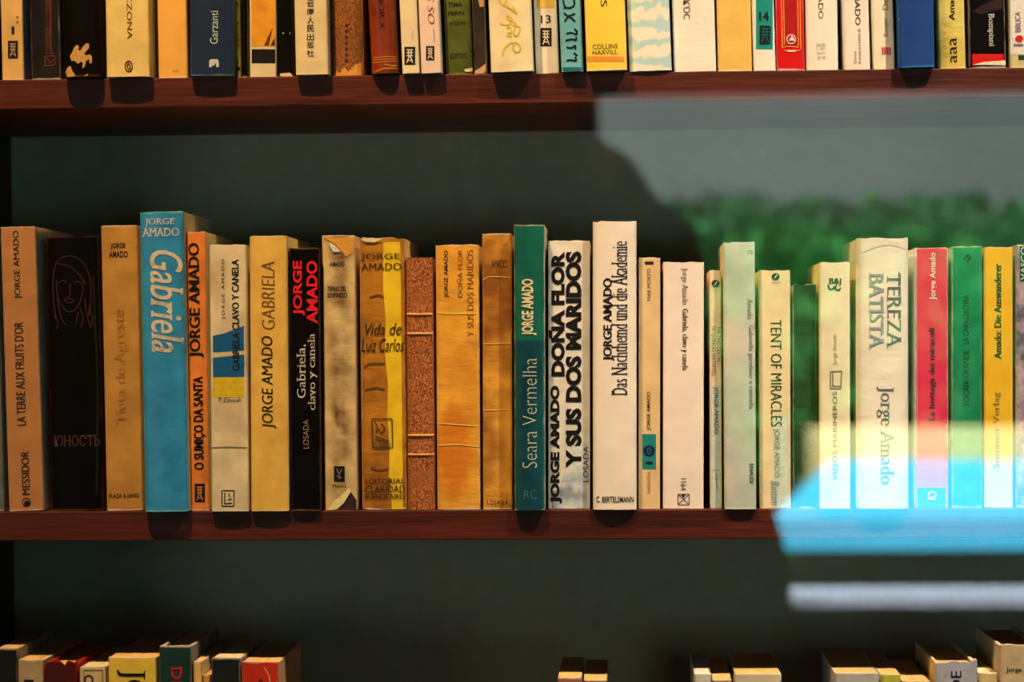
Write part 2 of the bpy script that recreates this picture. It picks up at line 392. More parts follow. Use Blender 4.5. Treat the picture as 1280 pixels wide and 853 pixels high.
BOOKS = []
GROUPS = {'top': 'books on the upper shelf', 'mid': 'books on the middle shelf', 'low': 'books on the lower shelf'}
def book(row, label, bl, br, tl, tr, yt, col, Y=.0042, depth=.128, h=None, hard=False, bulge=.0006, rad=.0012, amp=.00016, wear_glint=.3, board=None, pages=0, jag=.0004, mat=None, name='book', **mk):
    b = Book(); zs = {'top': ZU, 'mid': ZM, 'low': ZM - PITCH}[row]; yb = {'top': 95, 'mid': 640, 'low': 640}[row]
    Y += bulge
    b.bulge, b.rad, b.amp, b.seed = bulge, rad, amp, len(BOOKS) * 3.37; b.Y = Y
    if row == 'low':
        X0, X1 = at(tl, yt, Y).x, at(tr, yt, Y).x; b.h = at((tl + tr) / 2, yt, Y).z - zs; b.lean = (bl - tl) * -.0006 / b.h
        w = X1 - X0; xt = (X0 + X1) / 2; xb = xt - math.tan(b.lean) * b.h
    elif row == 'top':
        b.h = h or R0.uniform(.185, .225)
        p0, p1 = at(tl, 0, Y), at(tr, 0, Y); q0, q1 = at(bl, 95, Y), at(br, 95, Y)
        xb, xt = (q0.x + q1.x) / 2, (p0.x + p1.x) / 2; b.lean = math.atan2(xt - xb, p0.z - q0.z); w = ((p1.x - p0.x) + (q1.x - q0.x)) / 2
    else:
        p0, p1 = at(tl, yt, Y), at(tr, yt, Y); q0, q1 = at(bl, yb, Y), at(br, yb, Y)
        xb, xt = (q0.x + q1.x) / 2, (p0.x + p1.x) / 2; zt = (p0.z + p1.z) / 2
        b.h = zt - zs; b.lean = math.atan2(xt - xb, b.h); w = ((p1.x - p0.x) + (q1.x - q0.x)) / 2
    b.w = w - .0004
    if row != 'low': b.h = h or b.h
    b.pos = Vector((xb, Y, zs + abs(math.sin(b.lean)) * b.w / 2 + .0001))
    b.root = thing(name, label, 'book', b.pos, GROUPS[row]); b.root.rotation_euler = (0, b.lean, 0); b.Yd = depth
    BOOKS.append(b)
    mt = mat or cover_mat('cover_' + str(len(BOOKS)), col, wear_glint=wear_glint, **mk); b.mat = mt
    # spine
    bm = bmesh.new(); nx, nz = 14, 34; g = []
    xs = [-b.w / 2 + b.w * (.5 - .5 * math.cos(PI * i / nx)) for i in range(nx + 1)]
    for j in range(nz + 1):
        rw = []
        for x in xs:
            z = b.h * j / nz
            if j == nz: z += jag * (noise.noise((x * 260, b.seed, 0)) * 1.6 + noise.noise((x * 90, b.seed, 5))) - .0002
            if j == 0: z += abs(jag * noise.noise((x * 200, b.seed, 2)))
            rw.append(bm.verts.new((x, sy(b, x) + wob(b, x, z), z)))
        g.append(rw)
    t = .0022 if hard else .0012
    back = [[bm.verts.new((v.co.x * (1 - .0), b.rad + t + .0006, v.co.z)) for v in rw] for rw in (g[0], g[-1])]
    for a, c in zip(g, g[1:]):
        for i in range(nx): bm.faces.new((a[i], a[i + 1], c[i + 1], c[i]))
    for i in range(nx):
        bm.faces.new((g[0][i + 1], g[0][i], back[0][i], back[0][i + 1])); bm.faces.new((g[-1][i], g[-1][i + 1], back[1][i + 1], back[1][i]))
    bm.faces.new(back[0] + back[1][::-1])
    bm.faces.new([rw[0] for rw in g][::-1] + [back[0][0], back[1][0]]) ; bm.faces.new([rw[-1] for rw in g] + [back[1][-1], back[0][-1]])
    sp = link('spine', bm, mt, b.root, True)
    md = sp.modifiers.new('e', 'EDGE_SPLIT'); md.split_angle = math.radians(50)
    # boards and pages
    y0 = b.rad + t + .0007; bt = .0024 if hard else .0007; ov = .003 if hard else .0005
    bmat = cover_mat('board_' + str(len(BOOKS)), board, wear_glint=wear_glint, **{k: v for k, v in mk.items() if k in ('rough',)}) if board else mt
    boxo('back_cover', -b.w / 2, -b.w / 2 + bt, y0, depth, 0, b.h - .0006, bmat, b.root, .0003)
    boxo('front_cover', b.w / 2 - bt, b.w / 2, y0, depth, 0, b.h - .0006, bmat, b.root, .0003)
    boxo('page_block', -b.w / 2 + bt + .0001, b.w / 2 - bt - .0001, y0, depth - (.004 if hard else .0008), ov, b.h - .0004 - ov, PAGES[pages], b.root)
    return b
# ------------------------------------------------------------------ middle shelf
K = (.07, .05, .045)
M = 'mid'
b = book(M, 'grey green sliver of a book cut off by the left edge on the middle shelf', -24, 4, -34, -3, 292, (.40, .42, .36))
b = book(M, 'tan paperback with thin lettering La terre aux fruits d\'or', 11, 55, 0, 44, 284, (.77, .50, .26), board=(1, .84, .58), mottle=.1, crease=.3)
txt(b, 'JORGE AMADO', 'U', (17, 288, 27, 374), K, name='author_lettering'); txt(b, "LA TERRE AUX FRUITS D'OR", 'U', (19, 402, 31, 533), K)
txt(b, 'MESSIDOR', 'U', (27, 564, 37, 619), K, name='publisher_lettering'); strokes(b, 'publisher_mark', [ring(33, 628, 5, 5)], 1, K); disc(b, 'publisher_mark', 34, 629.5, 4, 3.4, K, .0004)
b = book(M, 'black glossy book with an outlined woman\'s face drawn on its spine', 63, 131, 58, 122, 296, (.028, .034, .024), hard=True, bulge=.003, rad=.003, rough=.5, wear_glint=.5, wearcol=(.45, .22, .10), spec=.04)
FC = (.36, .17, .10)
strokes(b, 'face_drawing', [[(69, 398), (66, 370), (66, 345), (72, 326), (88, 320), (103, 328), (112, 348), (113, 376), (110, 396)], [(72, 330), (84, 332), (98, 342), (108, 356)], [(70, 350), (72, 372), (80, 386), (88, 390), (97, 384), (103, 366), (104, 350)],
    [(88, 354), (87, 370), (84, 372)], [(72, 354), (78, 351), (84, 354)], [(92, 354), (98, 352), (103, 355)], [(80, 375), (85, 373), (88, 374), (93, 376), (86, 379), (80, 375)], [(71, 372), (76, 396), (82, 406)], [(100, 385), (104, 398), (101, 410)], [(106, 372), (108, 392), (113, 410)], [(68, 392), (72, 404), (70, 412)], [(98, 390), (95, 404)], [(111, 384), (115, 398), (114, 408)]], .9, FC)
txt(b, 'ЮНОСТЬ', 'H', (66, 544, 125, 558), (.42, .24, .13), serif=.03)
strokes(b, 'gilt_glint_line', [[(121, 300), (122, 330), (126, 470), (128, 560)]], 1.4, (.35, .20, .10))
strokes(b, 'gilt_glint_line', [[(116, 345), (118, 400), (121, 470), (121, 560), (120, 620)]], 2.4, (.025, .10, .06))  # green line paints the glossy highlight along the spine edge
b = book(M, 'ochre paperback with faded orange title between the black and blue books', 134, 178, 125, 172, 282, (.80, .55, .22), board=(.8, .6, .3), stain=(.74, .48, .2), samt=.5)
txt(b, 'JORGE', 'H', (138, 304, 157, 312), K, bold=.02, name='author_lettering'); txt(b, 'AMADO', 'H', (136, 314, 160, 322), K, bold=.02, name='author_lettering')
txt(b, 'Tieta de Agreste', 'U', (143, 386, 161, 532), (.80, .52, .21), bold=.015, serif=.04); txt(b, 'PLAZA & JANES', 'H', (136, 617.5, 174, 624), K, bold=.03, name='publisher_lettering')
b = book(M, 'tall blue hardback with cream title Gabriela, tallest at the left', 182, 235, 173, 230, 265, (.20, .56, .70), hard=True, bulge=.0022, rad=.0025, board=(.95, .78, .36), wear_glint=.55, wearcol=(.55, .8, .85), rough=.42, crease=.45, Y=-.010)
CR = (.95, .88, .68)
txt(b, 'JORGE', 'H', (181, 273, 219, 283), CR, serif=.05, name='author_lettering'); txt(b, 'AMADO', 'H', (176.5, 285, 224, 295.5), CR, serif=.05, name='author_lettering')
txt(b, 'Gabriela', 'D', (188, 313, 229, 441), (1, .90, .66), bold=.016, shear=.28, serif=.03)
b = book(M, 'narrow orange paperback O sumico da santa beside the tall blue book', 238, 262, 233, 257, 290, (.92, .50, .18), board=(1, .82, .5), Y=.001)
txt(b, 'JORGE AMADO', 'U', (236, 303, 254, 448), K, bold=.025, serif=.045, name='author_lettering'); txt(b, 'O SUMIÇO DA SANTA', 'U', (242, 470, 257, 588), K, bold=.035, serif=.03); monogram(b, 243.5, 605, 256, 628, K, (.8, .5, .25))
b = book(M, 'cream paperback with blue flag shape and yellow block on its spine', 265, 310, 260.5, 308.5, 306, (.90, .78, .55), stain=(.76, .60, .38), samt=.35, board=(1, .85, .55), Y=-.006)
BL = (.05, .36, .50)
strokes(b, 'crease_line', [[(263, 560), (285, 559), (310, 560)]], 1.3, (.56, .46, .30))
poly(b, 'printed_blue_shape', [(261, 421), (280, 417), (309, 406), (309, 438), (261, 441)], BL); poly(b, 'printed_blue_shape', [(261.5, 448), (309, 443), (310, 471), (262, 472)], BL); rect(b, 'printed_yellow_block', 262, 472, 310, 497, (.92, .74, .12))
txt(b, 'JORGE AMADO', 'U', (277, 324, 282, 399), K, sp=1.35, name='author_lettering'); txt(b, 'GABRIELA CLAVO Y CANELA', 'U', (290, 324, 299, 464), K, bold=.02)
txt(b, 'T. Cévicah', 'H', (273, 497.5, 301, 503), K, shear=.3, name='script_lettering'); strokes(b, 'publisher_mark', [[(277.5, 613.5), (292.5, 613.5)], [(292.5, 613.5), (292.5, 633)], [(292.5, 633), (277.5, 633)], [(277.5, 633), (277.5, 613.5)], [(281, 616), (281, 630)], [(281, 630), (290, 629)], [(286, 617), (288, 622)], [(285, 625), (290, 624)]], 1.2, K)
b = book(M, 'yellow ochre hardback with handwritten lettering Jorge Amado Gabriela', 314, 361, 311, 360, 295, (.96, .70, .28), board=(1, .74, .28), hard=True, bulge=.0015, rad=.002, Y=-.006)
txt(b, 'JORGE AMADO', 'U', (327, 420, 345.5, 536), (.14, .07, .03), shear=.12, name='author_lettering'); txt(b, 'GABRIELA', 'U', (327, 327, 343.5, 412), (.52, .30, .10), bold=-.012, shear=.1)
b = book(M, 'black paperback with red author lettering Jorge Amado', 364, 401, 361, 399, 310, (.03, .03, .032), rough=.6, spec=.04, wear_glint=.35, wearcol=(.5, .36, .22), Y=-.004)
RD = (.95, .10, .14)
txt(b, 'JORGE', 'U', (366, 326, 381, 395), RD, bold=.03, name='author_lettering'); txt(b, 'AMADO', 'U', (383, 326, 397, 405), RD, bold=.03, name='author_lettering')
txt(b, 'Gabriela,', 'U', (371, 431, 383.5, 498), CR, serif=.04); txt(b, 'clavo y canela', 'U', (385, 417, 396.5, 513), CR, serif=.04); txt(b, 'LOSADA', 'U', (379, 525, 386, 561), (.72, .60, .42), bold=-.012, name='publisher_lettering')
b = book(M, 'stained cream book with torn paper at top and bottom of its spine', 405, 447, 402.5, 443, 294, (.86, .70, .42), stain=(.42, .24, .08), samt=.85, sscale=45, center=True, mottle=.25, crease=.7, amp=.0003, board=(.95, .74, .38), bulge=.001)
txt(b, 'AMADO', 'H', (412, 327.5, 431, 333), K, bold=.02, name='author_lettering'); txt(b, 'TERRAS DEL', 'H', (409, 358, 433, 364), K, bold=.03); txt(b, 'SINFINDO', 'H', (409, 366, 434, 372), K, bold=.03)
rect(b, 'publisher_mark', 417.5, 583, 431, 602.5, K); strokes(b, 'publisher_monogram', [[(421, 586), (424, 592), (427, 587)], [(424, 592), (424, 599)], [(421, 595), (427, 598)]], 1.1, (.6, .5, .35), .0005); txt(b, 'Morata', 'H', (416, 605, 433, 610), K, bold=-.01, name='publisher_lettering')
poly(b, 'exposed_board', [(403.5, 297), (442, 297), (441, 316), (433, 321), (427, 314), (418, 305)], (.92, .62, .20), .0004); poly(b, 'torn_flap', [(411, 303), (418, 306), (426, 314.5), (417, 315.5), (413, 309)], (1, .94, .76), .0009)
poly(b, 'exposed_board', [(413, 642), (424, 630), (437, 613), (446, 626), (446, 641)], (.24, .12, .12), .0004); poly(b, 'torn_flap', [(408, 642), (417, 627), (424, 622), (437, 609.5), (438.5, 615), (430, 629), (416, 642)], (1, .86, .52), .0010)
b = book(M, 'golden yellow worn book with jagged top and lettering Vida de Luiz Carlos', 453.5, 508, 447, 507, 298, (.74, .46, .10), stain=(.45, .24, .05), samt=.45, crease=.9, amp=.00045, jag=.0014, board=(.95, .7, .2), hard=True, bulge=.0015, rad=.003)
poly(b, 'bright_yellow_strip', [(479, 303), (511, 302), (511, 638), (490, 638), (488, 600), (486, 596), (487, 560), (484, 520), (485, 480), (481, 440), (482, 400), (479, 360)], (.98, .74, .10), mat=cover_mat('bright_spine_strip', (.98, .74, .10), wear_glint=0, crease=.5))
B1 = (.22, .12, .03)
txt(b, 'JORGE', 'H', (451, 317, 500, 326), B1, name='author_lettering', lift=.0006); txt(b, 'AMADO', 'H', (451, 329, 502, 338), B1, name='author_lettering', lift=.0006)
txt(b, 'Vida de', 'H', (456, 404, 502, 419), B1, shear=.3, lift=.0006); txt(b, 'Luiz Carlos', 'H', (451, 423, 505, 440), B1, shear=.3, lift=.0006)
strokes(b, 'publisher_mark', [[(465, 524), (490, 524)], [(490, 524), (491, 560)], [(491, 560), (466, 560)], [(466, 560), (465, 524)], [(468, 527), (472, 534), (470, 542)], [(476, 530), (481, 535), (477, 542), (474, 536)], [(469, 546), (478, 549), (486, 552)], [(468, 550), (484, 553)]], 1.3, B1, .0006); txt(b, 'CLARIDAD', 'H', (467, 554, 489, 559), B1, name='publisher_lettering', lift=.0006)
for s, y0, y1 in (('EDITORIAL', 598.5, 605), ('CLARIDAD', 607, 616), ('BUENOS AIRES', 617.5, 624.5)): txt(b, s, 'H', (456, y0, 506.5, y1), B1, bold=.005, name='publisher_lettering', lift=.0006)
for ln in ([(455, 460), (462, 455), (481, 455)], [(456, 488), (468, 485), (481, 487)], [(464, 585), (474, 588), (486, 586)], [(462, 372), (472, 369), (479, 371)]): strokes(b, 'crease_line', [ln], 2.4, (.46, .27, .06), .0004)
poly(b, 'torn_flap', [(451, 299), (470, 297), (478, 293.5), (477, 299), (468, 303), (456, 302)], (1, .9, .6), .0012)
# ribbed leather spine
def leather(name, seen, dark, ribs=900):
    mt, nt, bs = nodes(name); v = ntex(nt, 900, 4, (1, 1, .55), rough=.75); v2 = ntex(nt, 60, 4, off=3)
    col = mixc(nt, ramp(nt, v, .42, .62), A(dark), A(seen)); col = mixc(nt, ramp(nt, v2, .5, .75), col, tuple(x * .5 for x in A(seen)[:3]) + (1,))
    nt.links.new(col, bs.inputs['Base Color']); bs.inputs['Roughness'].default_value = .55; bump(nt, bs, v, .9, .002); return mt
b = book(M, 'short brown leather book with raised bands across a grainy spine', 510, 544, 506, 542, 322, (.5, .25, .1), mat=leather('brown_grained_leather', (.95, .54, .22), (.44, .16, .07)), bulge=.002, rad=.003, hard=True, Y=.003, amp=.0003)
for y in (393.5, 417.5, 545, 569):
    x0 = loc(b, 505, y)[1]; bm = bmesh.new(); hw = b.w / 2 - .0004
    ang = [i * PI / 8 for i in range(9)]
    prev = None
    for i in range(13):
        x = -hw + 2 * hw * i / 12; rw = [bm.verts.new((x, sy(b, x) + .0006 - .0016 * math.sin(a), x0 + .0012 * math.cos(a) + .0003 * noise.noise((x * 150, y, 0)))) for a in ang]
        if prev:
            for k in range(8): bm.faces.new((prev[k], prev[k + 1], rw[k + 1], rw[k]))
        prev = rw
    link('raised_band', bm, ink((.90, .58, .26)), b.root, True)
b = book(M, 'orange yellow book Dona Flor with a red stain low on the spine', 547, 600, 543.5, 599, 306, (.92, .62, .17), stain=(.80, .47, .10), samt=.4, crease=.7, blob=(.14, .22, .17, (.84, .46, .08)), board=(.95, .7, .3), bulge=.001, hard=True)
txt(b, 'JORGE AMADO', 'U', (555, 313, 561.5, 372), (.2, .1, .03), bold=.01, name='author_lettering'); B2 = (.62, .36, .08)
for ln in ([(544, 389), (556, 392), (600, 392)], [(546, 529), (560, 530), (600, 533)], [(547, 557), (575, 556), (600, 559)]): strokes(b, 'crease_line', [ln], 1.2, (1, .80, .34), .0004)
txt(b, 'DOÑA FLOR', 'U', (571, 312, 578, 372), B2); txt(b, 'Y SUS DOS MARIDOS', 'U', (584, 312, 592, 421), B2)
b = book(M, 'golden blotched book with faint lettering left of the dark green one', 604, 640, 602, 640, 292, (.88, .58, .17), stain=(.56, .30, .07), samt=.6, sscale=26, mottle=.3, crease=.8, amp=.0003, board=(.95, .75, .35))
txt(b, 'AMADO', 'H', (614, 325, 634, 335), (.38, .22, .06), sp=.8, name='author_lettering'); txt(b, 'LOSADA', 'H', (609, 625, 635, 631), (.4, .24, .08), sp=1.3, name='publisher_lettering')

for ln in ([(603, 351), (612, 346), (640, 347)], [(603, 430), (640, 429)], [(603, 513), (640, 512)]): strokes(b, 'crease_line', [ln], 1.0, (1, .74, .3), .0004)
b = book(M, 'tall dark green hardback Seara Vermelha', 643.5, 681, 641.5, 681.5, 281, (.05, .36, .26), hard=True, bulge=.0014, rad=.0016, wear_glint=.7, wearcol=(.9, .8, .6), rough=.4, Y=-.008)
rect(b, 'dark_teal_band', 643, 426, 681, 640, (.03, .24, .26), mat=cover_mat('teal_band', (.03, .24, .25), wear_glint=0, rough=.35, mottle=.3))
txt(b, 'JORGE AMADO', 'U', (652, 349, 671, 419), (1, .84, .58), bold=.03, name='author_lettering'); txt(b, 'Seara Vermelha', 'U', (653, 448, 671, 585), (.85, .82, .60), bold=-.02); txt(b, 'RC', 'H', (655, 613, 671, 624), (.3, .5, .5), bold=-.02, name='publisher_mark')
b = book(M, 'white book with heavy black capitals Dona Flor y sus dos maridos', 685, 738, 685, 737.5, 301, (.92, .84, .72), crease=.5, bulge=.001, stain=(.8, .74, .64), samt=.3)
poly(b, 'printed_grey_picture', [(685, 641), (685, 618), (699, 610), (712, 570), (724, 550), (738, 530), (738, 641)], (.4, .5, .52), mat=cover_mat('grey_blue_picture', (.46, .55, .56), wear_glint=0, stain=(.88, .82, .72), samt=.85, sscale=60, mottle=.5))
txt(b, 'DOÑA FLOR', 'U', (685.5, 314.5, 706, 471), (.035, .03, .03), bold=.055); txt(b, 'JORGE AMADO', 'U', (688, 482, 702.5, 630), (.035, .03, .03), bold=.055, name='author_lettering')
txt(b, 'Y SUS DOS MARIDOS', 'U', (707, 314, 727, 586), (.035, .03, .03), bold=.055); txt(b, 'LOSADA', 'U', (729, 558, 735.5, 603), K, name='publisher_lettering')
b = book(M, 'tallest white hardback at the centre, Das Nachthemd und die Akademie', 742, 795, 739.5, 797, 277, (.98, .88, .72), hard=True, bulge=.0026, rad=.002, wear_glint=.5, Y=-.006, mottle=.07, crease=.12, jag=.0006)
txt(b, 'JORGE AMADO', 'U', (754, 348, 768, 451), K, bold=.03, serif=.04, name='author_lettering'); txt(b, 'Das Nachthemd und die Akademie', 'U', (764.5, 302, 784, 494), K, serif=.035); txt(b, 'C. BERTELSMANN', 'H', (745.5, 621, 792, 628.5), K, bold=.03, serif=.04, name='publisher_lettering')
b = book(M, 'narrow beige paperback Mar Morto with a green label near its foot', 798, 825, 798, 826, 322, (.88, .70, .44), mottle=.08)
txt(b, 'MAR MORTO', 'U', (809, 336, 813.5, 376), (.26, .17, .09)); txt(b, 'JORGE AMADO', 'U', (808.5, 490, 814, 538), K, bold=.02, name='author_lettering'); rect(b, 'green_label', 803, 543, 820, 587, (.06, .50, .42))
disc(b, 'publisher_mark', 811.5, 564, 7.5, 7, (.04, .10, .22)); strokes(b, 'publisher_mark', [ring(811.5, 564, 2, 4)], 1, (.1, .5, .42), .0005); disc(b, 'publisher_mark', 811.5, 579, 5, 2, (.04, .12, .22)); txt(b, 'NARRATIVA', 'U', (809, 590, 813, 617), (.55, .42, .26), name='series_lettering'); rect(b, 'publisher_mark', 806, 327, 817, 331, (.2, .14, .1))
b = book(M, 'broad white paperback with pink cover side, Gabriela, clavo y canela', 829, 879, 828, 881, 328, (.95, .83, .70), board=(.95, .30, .36), mottle=.06, crease=.15, depth=.13)
txt(b, 'Jorge Amado', 'D', (851, 335, 860, 381), (.50, .44, .38), serif=.04, name='author_lettering'); txt(b, 'Gabriela, clavo y canela', 'D', (851, 386, 860, 463), (.16, .12, .10), bold=.01, serif=.04); txt(b, '1164', 'D', (851, 598, 857.5, 613), K, serif=.04, name='number')
strokes(b, 'publisher_mark', [[(847.5, 618), (861.5, 618)], [(861.5, 618), (861.5, 631)], [(861.5, 631), (847.5, 631)], [(847.5, 631), (847.5, 618)], [(848, 618.5), (861, 630.5)], [(861, 618.5), (848, 630.5)]], .9, (.3, .25, .2)); poly(b, 'publisher_mark', [(851, 618.5), (857, 618.5), (854.5, 622.5)], K, .0004)
b = book(M, 'thinnest white paperback, black oval mark near its top', 888, 902.5, 886, 902, 338, (.90, .78, .58), board=(.9, .7, .5))
disc(b, 'publisher_mark', 894.5, 354.5, 5, 4.6, K); strokes(b, 'publisher_mark', [[(893, 357), (895.5, 353), (897, 352)]], 1.2, (.9, .8, .6), .0005); txt(b, 'THE TWO DEATHS', 'D', (896, 408, 901, 453), (.3, .24, .18)); txt(b, 'OF QUINCAS WATERYELL', 'D', (889, 408, 894.5, 471), (.3, .24, .18)); rect(b, 'painted_blue_reflection', 889, 482, 902, 640, (.80, .82, .84))  # pale blue area paints the blue reflection over the lower spine
txt(b, 'JORGE AMADO', 'D', (891, 484, 898, 543), (.25, .28, .3), name='author_lettering', lift=.0005); strokes(b, 'publisher_lettering', [[(891, 588), (900, 588)], [(895, 592), (896, 612)]], 1, (.5, .55, .6), .0005)
b = book(M, 'grey green paperback Gabriella garofano e cannella, taller than its neighbours', 906.5, 945, 903, 944.5, 303, (.74, .74, .60), board=(1, .84, .44), mottle=.12, stain=(.86, .74, .62), samt=.3, Y=-.004)
txt(b, '73', 'H', (934, 313, 941, 318), (.55, .58, .52), name='number'); txt(b, 'Amado', 'D', (934, 374, 941, 399), (.45, .48, .44), serif=.04, name='author_lettering'); txt(b, 'Gabriella garofano e cannella', 'D', (934.5, 407, 942, 511), (.40, .44, .40), serif=.04); txt(b, 'EINAUDI', 'D', (937, 580, 942, 604), K, bold=.03, name='publisher_lettering')
b = book(M, 'cream paperback Tent of Miracles', 950, 988.5, 948, 988.5, 338, (.92, .78, .55), mottle=.1, board=(.95, .75, .35))
disc(b, 'publisher_mark', 969.5, 346, 5, 4.4, K); strokes(b, 'publisher_mark', [[(968, 348), (970.5, 344.5), (972, 344)]], 1.2, (.9, .8, .6), .0005); txt(b, 'AVON', 'H', (965, 352, 975, 354.5), (.5, .42, .32), name='publisher_lettering'); txt(b, 'TENT OF MIRACLES', 'D', (963.5, 400, 977, 533), K, bold=-.008); txt(b, 'JORGE AMADO', 'D', (966, 536, 974.5, 597), (.32, .26, .2), bold=-.012, name='author_lettering', lift=.0005)
rect(b, 'painted_blue_reflection', 967, 520, 985, 638, (.86, .85, .82), .0001); txt(b, 'Bantam', 'D', (964, 601, 974, 632), (.5, .5, .52), shear=.3, name='publisher_lettering', lift=.0005)  # blue tint of the mirrored window painted low on the spine
b = book(M, 'dark green scuffed book between two cream ones', 992, 1021, 990.5, 1021, 356, (.10, .20, .10), stain=(.05, .08, .05), samt=.6, wear_glint=.5, crease=.9, amp=.0005, jag=.001, Y=.004)
b = book(M, 'cream paperback with green monogram at its top', 1025, 1063, 1024, 1063, 328, (.93, .82, .62), board=(1, .78, .28), mottle=.1, Y=-.004)
GN = (.03, .32, .16)
txt(b, 'B&J', 'H', (1036, 348, 1052, 357), GN, bold=.02, serif=.04, name='publisher_mark'); strokes(b, 'publisher_mark', [[(1035, 356), (1038, 362), (1044, 359), (1046, 356)], [(1042, 358), (1047, 363), (1051, 360)]], 2, GN); txt(b, 'Jorge Amado', 'U', (1041, 418, 1047, 456), (.62, .54, .44), serif=.04, name='author_lettering')
strokes(b, 'publisher_mark', [[(1038, 465), (1052, 464)], [(1052, 464), (1051, 486)], [(1051, 486), (1038, 486)], [(1038, 486), (1038, 465)], [(1041, 466), (1041, 483)], [(1041, 483), (1051, 483)]], 1.1, (.45, .30, .22)); txt(b, 'VIEJOS MARINEROS', 'U', (1041, 490, 1048, 600), (.42, .36, .28), serif=.04)
b = book(M, 'broad white jacketed book Tereza Batista', 1071, 1137, 1071, 1136, 298, (.95, .86, .74), board=(1, .86, .55), hard=True, bulge=.002, rad=.005, wear_glint=.6, mottle=.07, crease=.5, amp=.0004, jag=.0008, Y=-.008)
poly(b, 'torn_flap', [(1074, 311), (1090, 305), (1107, 300.5), (1130, 303), (1134, 312), (1112, 306), (1095, 309), (1078, 316)], (1, .96, .86), .0002)
GY = (.44, .42, .39)
txt(b, 'TEREZA', 'D', (1109, 340, 1126.5, 435), GY, serif=.045, bold=.0); txt(b, 'BATISTA', 'D', (1087, 341, 1104.5, 436), (.64, .63, .57), serif=.045, bold=.0, lift=.0005); txt(b, 'Jorge Amado', 'D', (1096, 484, 1117, 605), GY, serif=.045, bold=.0, name='author_lettering')
b = book(M, 'crimson paperback La bottega dei miracoli', 1143, 1186, 1143, 1185, 310, (.88, .07, .26), board=(.98, .86, .72), wear_glint=.75, wearcol=(1, .9, .8), rough=.4, mottle=.08, crease=.15)
poly(b, 'white_edge_strip', [(1141, 311), (1146, 311), (1147, 640), (1141, 640)], (.98, .86, .72)); txt(b, 'Jorge Amado', 'U', (1162, 316, 1171.5, 375), (1, .9, .85), bold=.02, name='author_lettering'); txt(b, 'La bottega dei miracoli', 'U', (1161, 410, 1170.5, 526), (.22, .06, .22), bold=.02, serif=.03)
rect(b, 'blue_label', 1147, 610, 1186, 636, (.25, .55, .75)); strokes(b, 'publisher_mark', [[(1160, 617), (1167, 615), (1170, 620), (1162, 623)], [(1161, 617), (1161, 624), (1170, 624)]], 2, (1, 1, 1), .0005)
b = book(M, 'green paperback Tocaia Grande at the right', 1190, 1228, 1190, 1227.5, 308, (.07, .48, .28), wear_glint=.55, wearcol=(.9, .85, .6), rough=.45, stain=(.28, .55, .36), samt=.35, crease=.4)
DG = (.03, .17, .10)
strokes(b, 'publisher_mark', [[(1205, 326), (1209, 319), (1213, 322), (1208, 328)], [(1208, 318), (1212, 326)]], 2, DG); txt(b, 'TOCAIA GRANDE', 'U', (1204, 438, 1211.5, 508), DG, serif=.04); txt(b, 'LA CARA OSCURA', 'U', (1204, 369, 1211, 430), DG, serif=.04)
b = book(M, 'mustard yellow paperback Die Auswanderer', 1230.5, 1266.5, 1229.5, 1266.5, 309, (.97, .68, .06), mottle=.06, crease=.1, rough=.4)
txt(b, 'Amado: Die Auswanderer', 'U', (1243, 330, 1251.5, 449), K, bold=.02, serif=.045); txt(b, 'Sommer Verlag', 'U', (1242, 490, 1251, 585), (.52, .36, .08), serif=.04, name='publisher_lettering')
b = book(M, 'mottled purple book cut off by the right edge on the middle shelf', 1270, 1308, 1270, 1308, 306, (.42, .28, .42), stain=(.80, .62, .60), samt=.7, sscale=80, mottle=.4, board=(.6, .5, .4))
rect(b, 'dark_label', 1275, 308, 1306, 352, (.04, .10, .10)); txt(b, 'VASCO', 'U', (1276, 309, 1283, 350), (.8, .8, .7), bold=.02)

# ------------------------------------------------------------------ upper shelf
T = 'top'
b = book(T, 'cream book numbered 1 at the left end of the upper shelf', 2.5, 30, 0, 28, 0, (.90, .68, .36), board=(.10, .34, .40), mottle=.15)
txt(b, '1', 'H', (14.5, 33, 18, 43), K, bold=.02, name='number'); monogram(b, 10, 51, 22.5, 73, (.09, .03, .03), (.75, .6, .4)); txt(b, 'ii', 'U', (20, 20, 23, 29), (.5, .3, .2), name='author_lettering')
b = book(T, 'worn charcoal book with dull red ornamental strip', 39.5, 76, 37, 74, 0, (.14, .12, .10), spec=.08, mottle=.35, stain=(.10, .09, .08), samt=.5, wear_glint=.3, amp=.0003)
rect(b, 'ornamental_strip', 56.5, -6, 63.5, 68, (.3, .12, .08), mat=cover_mat('ornamental_strip_print', (.34, .15, .09), wear_glint=0, stain=(.12, .08, .07), samt=.9, sscale=300, mottle=.6)); strokes(b, 'ornamental_mark', [[(63.5, -6), (64, 62), (66, 66)], [(56, 70), (69, 70)], [(69, 70), (68, 81)], [(68, 81), (55, 83)], [(57, 82), (56, 70)], [(59, 72), (63, 79), (66, 74)]], 1.1, (.5, .22, .12), .0004)
b = book(T, 'black book with a gilt winged horse at its foot', 79.5, 127, 77, 124, 0, (.045, .034, .022), spec=.06, hard=True, bulge=.0025, rad=.004, wear_glint=.3, wearcol=(.4, .25, .12), Y=-.012)
GD = (.86, .62, .30)
poly(b, 'gilt_winged_horse', [(87, 70), (91, 64), (92, 60), (96, 56), (99, 58), (98, 63), (101, 63), (103, 59), (108, 54), (111.5, 54.5), (111, 60), (107, 65), (105, 68), (109, 69), (113, 68), (115, 72), (114.5, 79), (112, 79), (111, 74), (108, 76), (106, 82), (103, 84), (104, 79), (101, 77), (98, 80), (93, 76), (89, 76)], GD, .0003)
